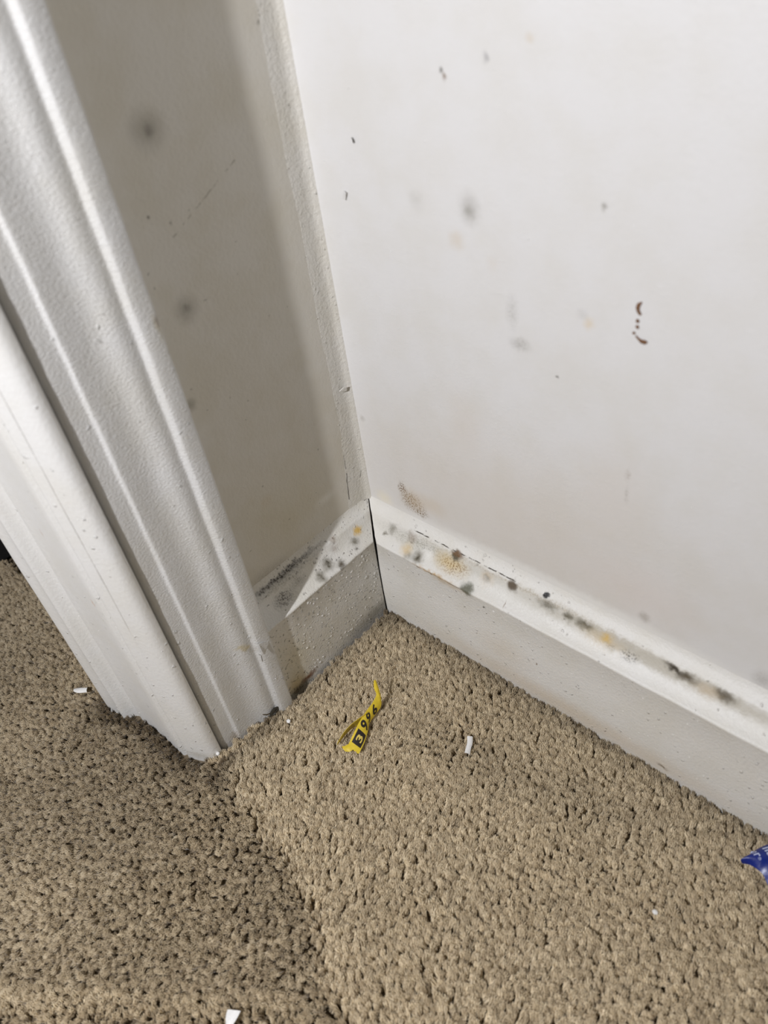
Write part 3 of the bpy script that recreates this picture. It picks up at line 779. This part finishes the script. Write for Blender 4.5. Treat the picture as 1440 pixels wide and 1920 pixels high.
# ------------------------------------------------------------------ blue wrapper
wrap = bpy.data.objects.new('candy_wrapper', None); C.objects.link(wrap)
wrap.empty_display_size = 0.01
tag(wrap, 'glossy blue plastic wrapper corner with white lettering at the right edge', 'wrapper')
WU = [(0.3062, -0.0439, 0.0020), (0.3077, -0.0386, 0.0040), (0.3109, -0.0316, 0.0058), (0.3160, -0.0255, 0.0062), (0.3260, -0.0225, 0.0070), (0.3400, -0.0215, 0.0080), (0.3520, -0.0225, 0.0060)]
WD = [(0.3066, -0.0443, 0.0020), (0.3100, -0.0436, 0.0040), (0.3140, -0.0438, 0.0046), (0.3177, -0.0447, 0.0044), (0.3215, -0.0478, 0.0036), (0.3300, -0.0510, 0.0030), (0.3430, -0.0470, 0.0030)]
G2 = ribbon(WU, WD, 40, 12, bulge=0.0036)
link('film', grid_mesh(G2, 0.00012), mat_blue, wrap)
def place_glyph(name, body, px, ax, upv, w, h):
    V, F = text_uv(body, 0.0 if body == '®' else 0.012)
    A = np.array(G2).reshape(-1, 3)
    P = []
    for u, v in V:
        q = np.array(px)+np.array(ax)*u*w+np.array(upv)*v*h
        dd = np.hypot(A[:, 0]-q[0], A[:, 1]-q[1]); k = np.argsort(dd)[:6]
        wt = 1/(dd[k]+1e-5)**2
        P.append((q[0], q[1], float((A[k, 2]*wt).sum()/wt.sum())+0.00035))
    me = bpy.data.meshes.new(name); me.from_pydata(P, [], F); me.update()
    return link(name, me, mat_bluewhite, wrap, smooth=False)
ax_ = np.array([0.83, -0.56]); up_ = np.array([0.56, 0.83])
place_glyph('letter', 'e', (0.3072, -0.0378), ax_, up_, 0.0022, 0.0028)
place_glyph('letter', 'r', (0.3094, -0.0394), ax_, up_, 0.0020, 0.0030)
place_glyph('letter', '®', (0.3118, -0.0398), ax_, up_, 0.0015, 0.0015)
place_glyph('letter', 'lla', (0.3115, -0.0330), ax_, up_, 0.0062, 0.0045)

# ------------------------------------------------------------------ crumbs and flakes on the carpet
def crumb(name, loc, r, mat, label, cat, seed, squash=0.7):
    rr = random.Random(seed)
    bm = bmesh.new(); bmesh.ops.create_icosphere(bm, subdivisions=2, radius=r)
    for v in bm.verts:
        v.co *= rr.uniform(0.8, 1.15); v.co.z *= squash
    me = bpy.data.meshes.new(name); bm.to_mesh(me); bm.free()
    o = link(name, me, mat); o.location = loc
    return tag(o, label, cat)
def curl(name, Lp, Rp, label, bulge=0.0006):
    o = link(name, grid_mesh(ribbon(Lp, Rp, 14, 4, bulge, ragged=0.15), 0.0004), mat_flake)
    return tag(o, label, 'paint flake')
curl('paint_flake', [(0.1402, -0.0735, 0.004), (0.1425, -0.0765, 0.003), (0.1440, -0.0800, 0.0025), (0.1457, -0.0836, 0.003)],
     [(0.1428, -0.0712, 0.003), (0.1452, -0.0748, 0.002), (0.1467, -0.0786, 0.002), (0.1487, -0.0822, 0.002)], 'long curled white paint flake on carpet right of the yellow strip')
curl('paint_flake', [(-0.1185, -0.2185, 0.002), (-0.1150, -0.2160, 0.003), (-0.1090, -0.2120, 0.004)], [(-0.1165, -0.2200, 0.002), (-0.1125, -0.2185, 0.002), (-0.1075, -0.2140, 0.002)],
     'thin white paint flake on carpet left of the door jamb')
curl('paint_flake', [(0.1372, -0.2758, 0.003), (0.1388, -0.2785, 0.0025), (0.1420, -0.2812, 0.002)], [(0.1430, -0.2718, 0.003), (0.1440, -0.2752, 0.003), (0.1445, -0.2800, 0.002)], 'white shield-shaped paint flake at the bottom edge of the carpet')
crumb('paint_crumb', (0.0338, -0.1373, 0.001), 0.0016, mat_flake, 'round white paint crumb on carpet just right of the casing foot', 'paint crumb', 1)
crumb('paint_crumb', (0.0140, -0.1845, 0.0022), 0.0014, mat_flake, 'white paint crumb wedged at the foot between casing and jamb', 'paint crumb', 2)
crumb('paint_crumb', (0.2820, -0.0961, 0.0008), 0.0014, mat_flake, 'tiny white crumb on carpet at lower right, left of the blue wrapper', 'paint crumb', 3)
o = link('lint_clump', blob_path([(0.0205, -0.1350, 0.003), (0.0200, -0.1375, 0.0035), (0.0205, -0.1405, 0.003), (0.0210, -0.1432, 0.0018)], [0.0006, 0.0012, 0.0013, 0.0005]), mat_lint)  # dark debris, also standing in for the black crevice under the casing
tag(o, 'black lint clump in the dark gap at the foot of the door casing', 'lint')
o = link('wood_splinter', blob_path([(0.0200, -0.1415, 0.0030), (0.0212, -0.1450, 0.0065), (0.0212, -0.1476, 0.0100)], [0.0004, 0.0005, 0.0003]), simple('splinter', (0.13, 0.10, 0.06, 1), 0.8))
tag(o, 'thin brown splinter leaning on the door casing foot', 'splinter')
# dark furniture foot beyond the doorway
ff = link('furniture_foot', box_mesh(-0.46, -0.311, -0.30, -0.150, ZB, 0.09, 0.006), mat_black)
tag(ff, 'black furniture base on the carpet beyond the door jamb at the left edge', 'furniture')

# ------------------------------------------------------------------ put every thing's origin at its base
for o in list(C.objects):
    if o.parent or 'category' not in o or o.get('kind') == 'structure' or o.type not in ('MESH', 'EMPTY'): continue
    if o.type == 'MESH':
        if o.location.length > 0: continue
        vs_ = [v.co for v in o.data.vertices]
        c0 = Vector((sum(v.x for v in vs_)/len(vs_), sum(v.y for v in vs_)/len(vs_), min(v.z for v in vs_)))
        o.data.transform(Matrix.Translation(-c0)); o.location = c0
    else:
        kids = [k for k in C.objects if k.parent == o]
        vs_ = [v.co for k in kids for v in k.data.vertices]
        c0 = Vector((sum(v.x for v in vs_)/len(vs_), sum(v.y for v in vs_)/len(vs_), min(v.z for v in vs_)))
        o.location = c0
        for k in kids: k.data.transform(Matrix.Translation(-c0))
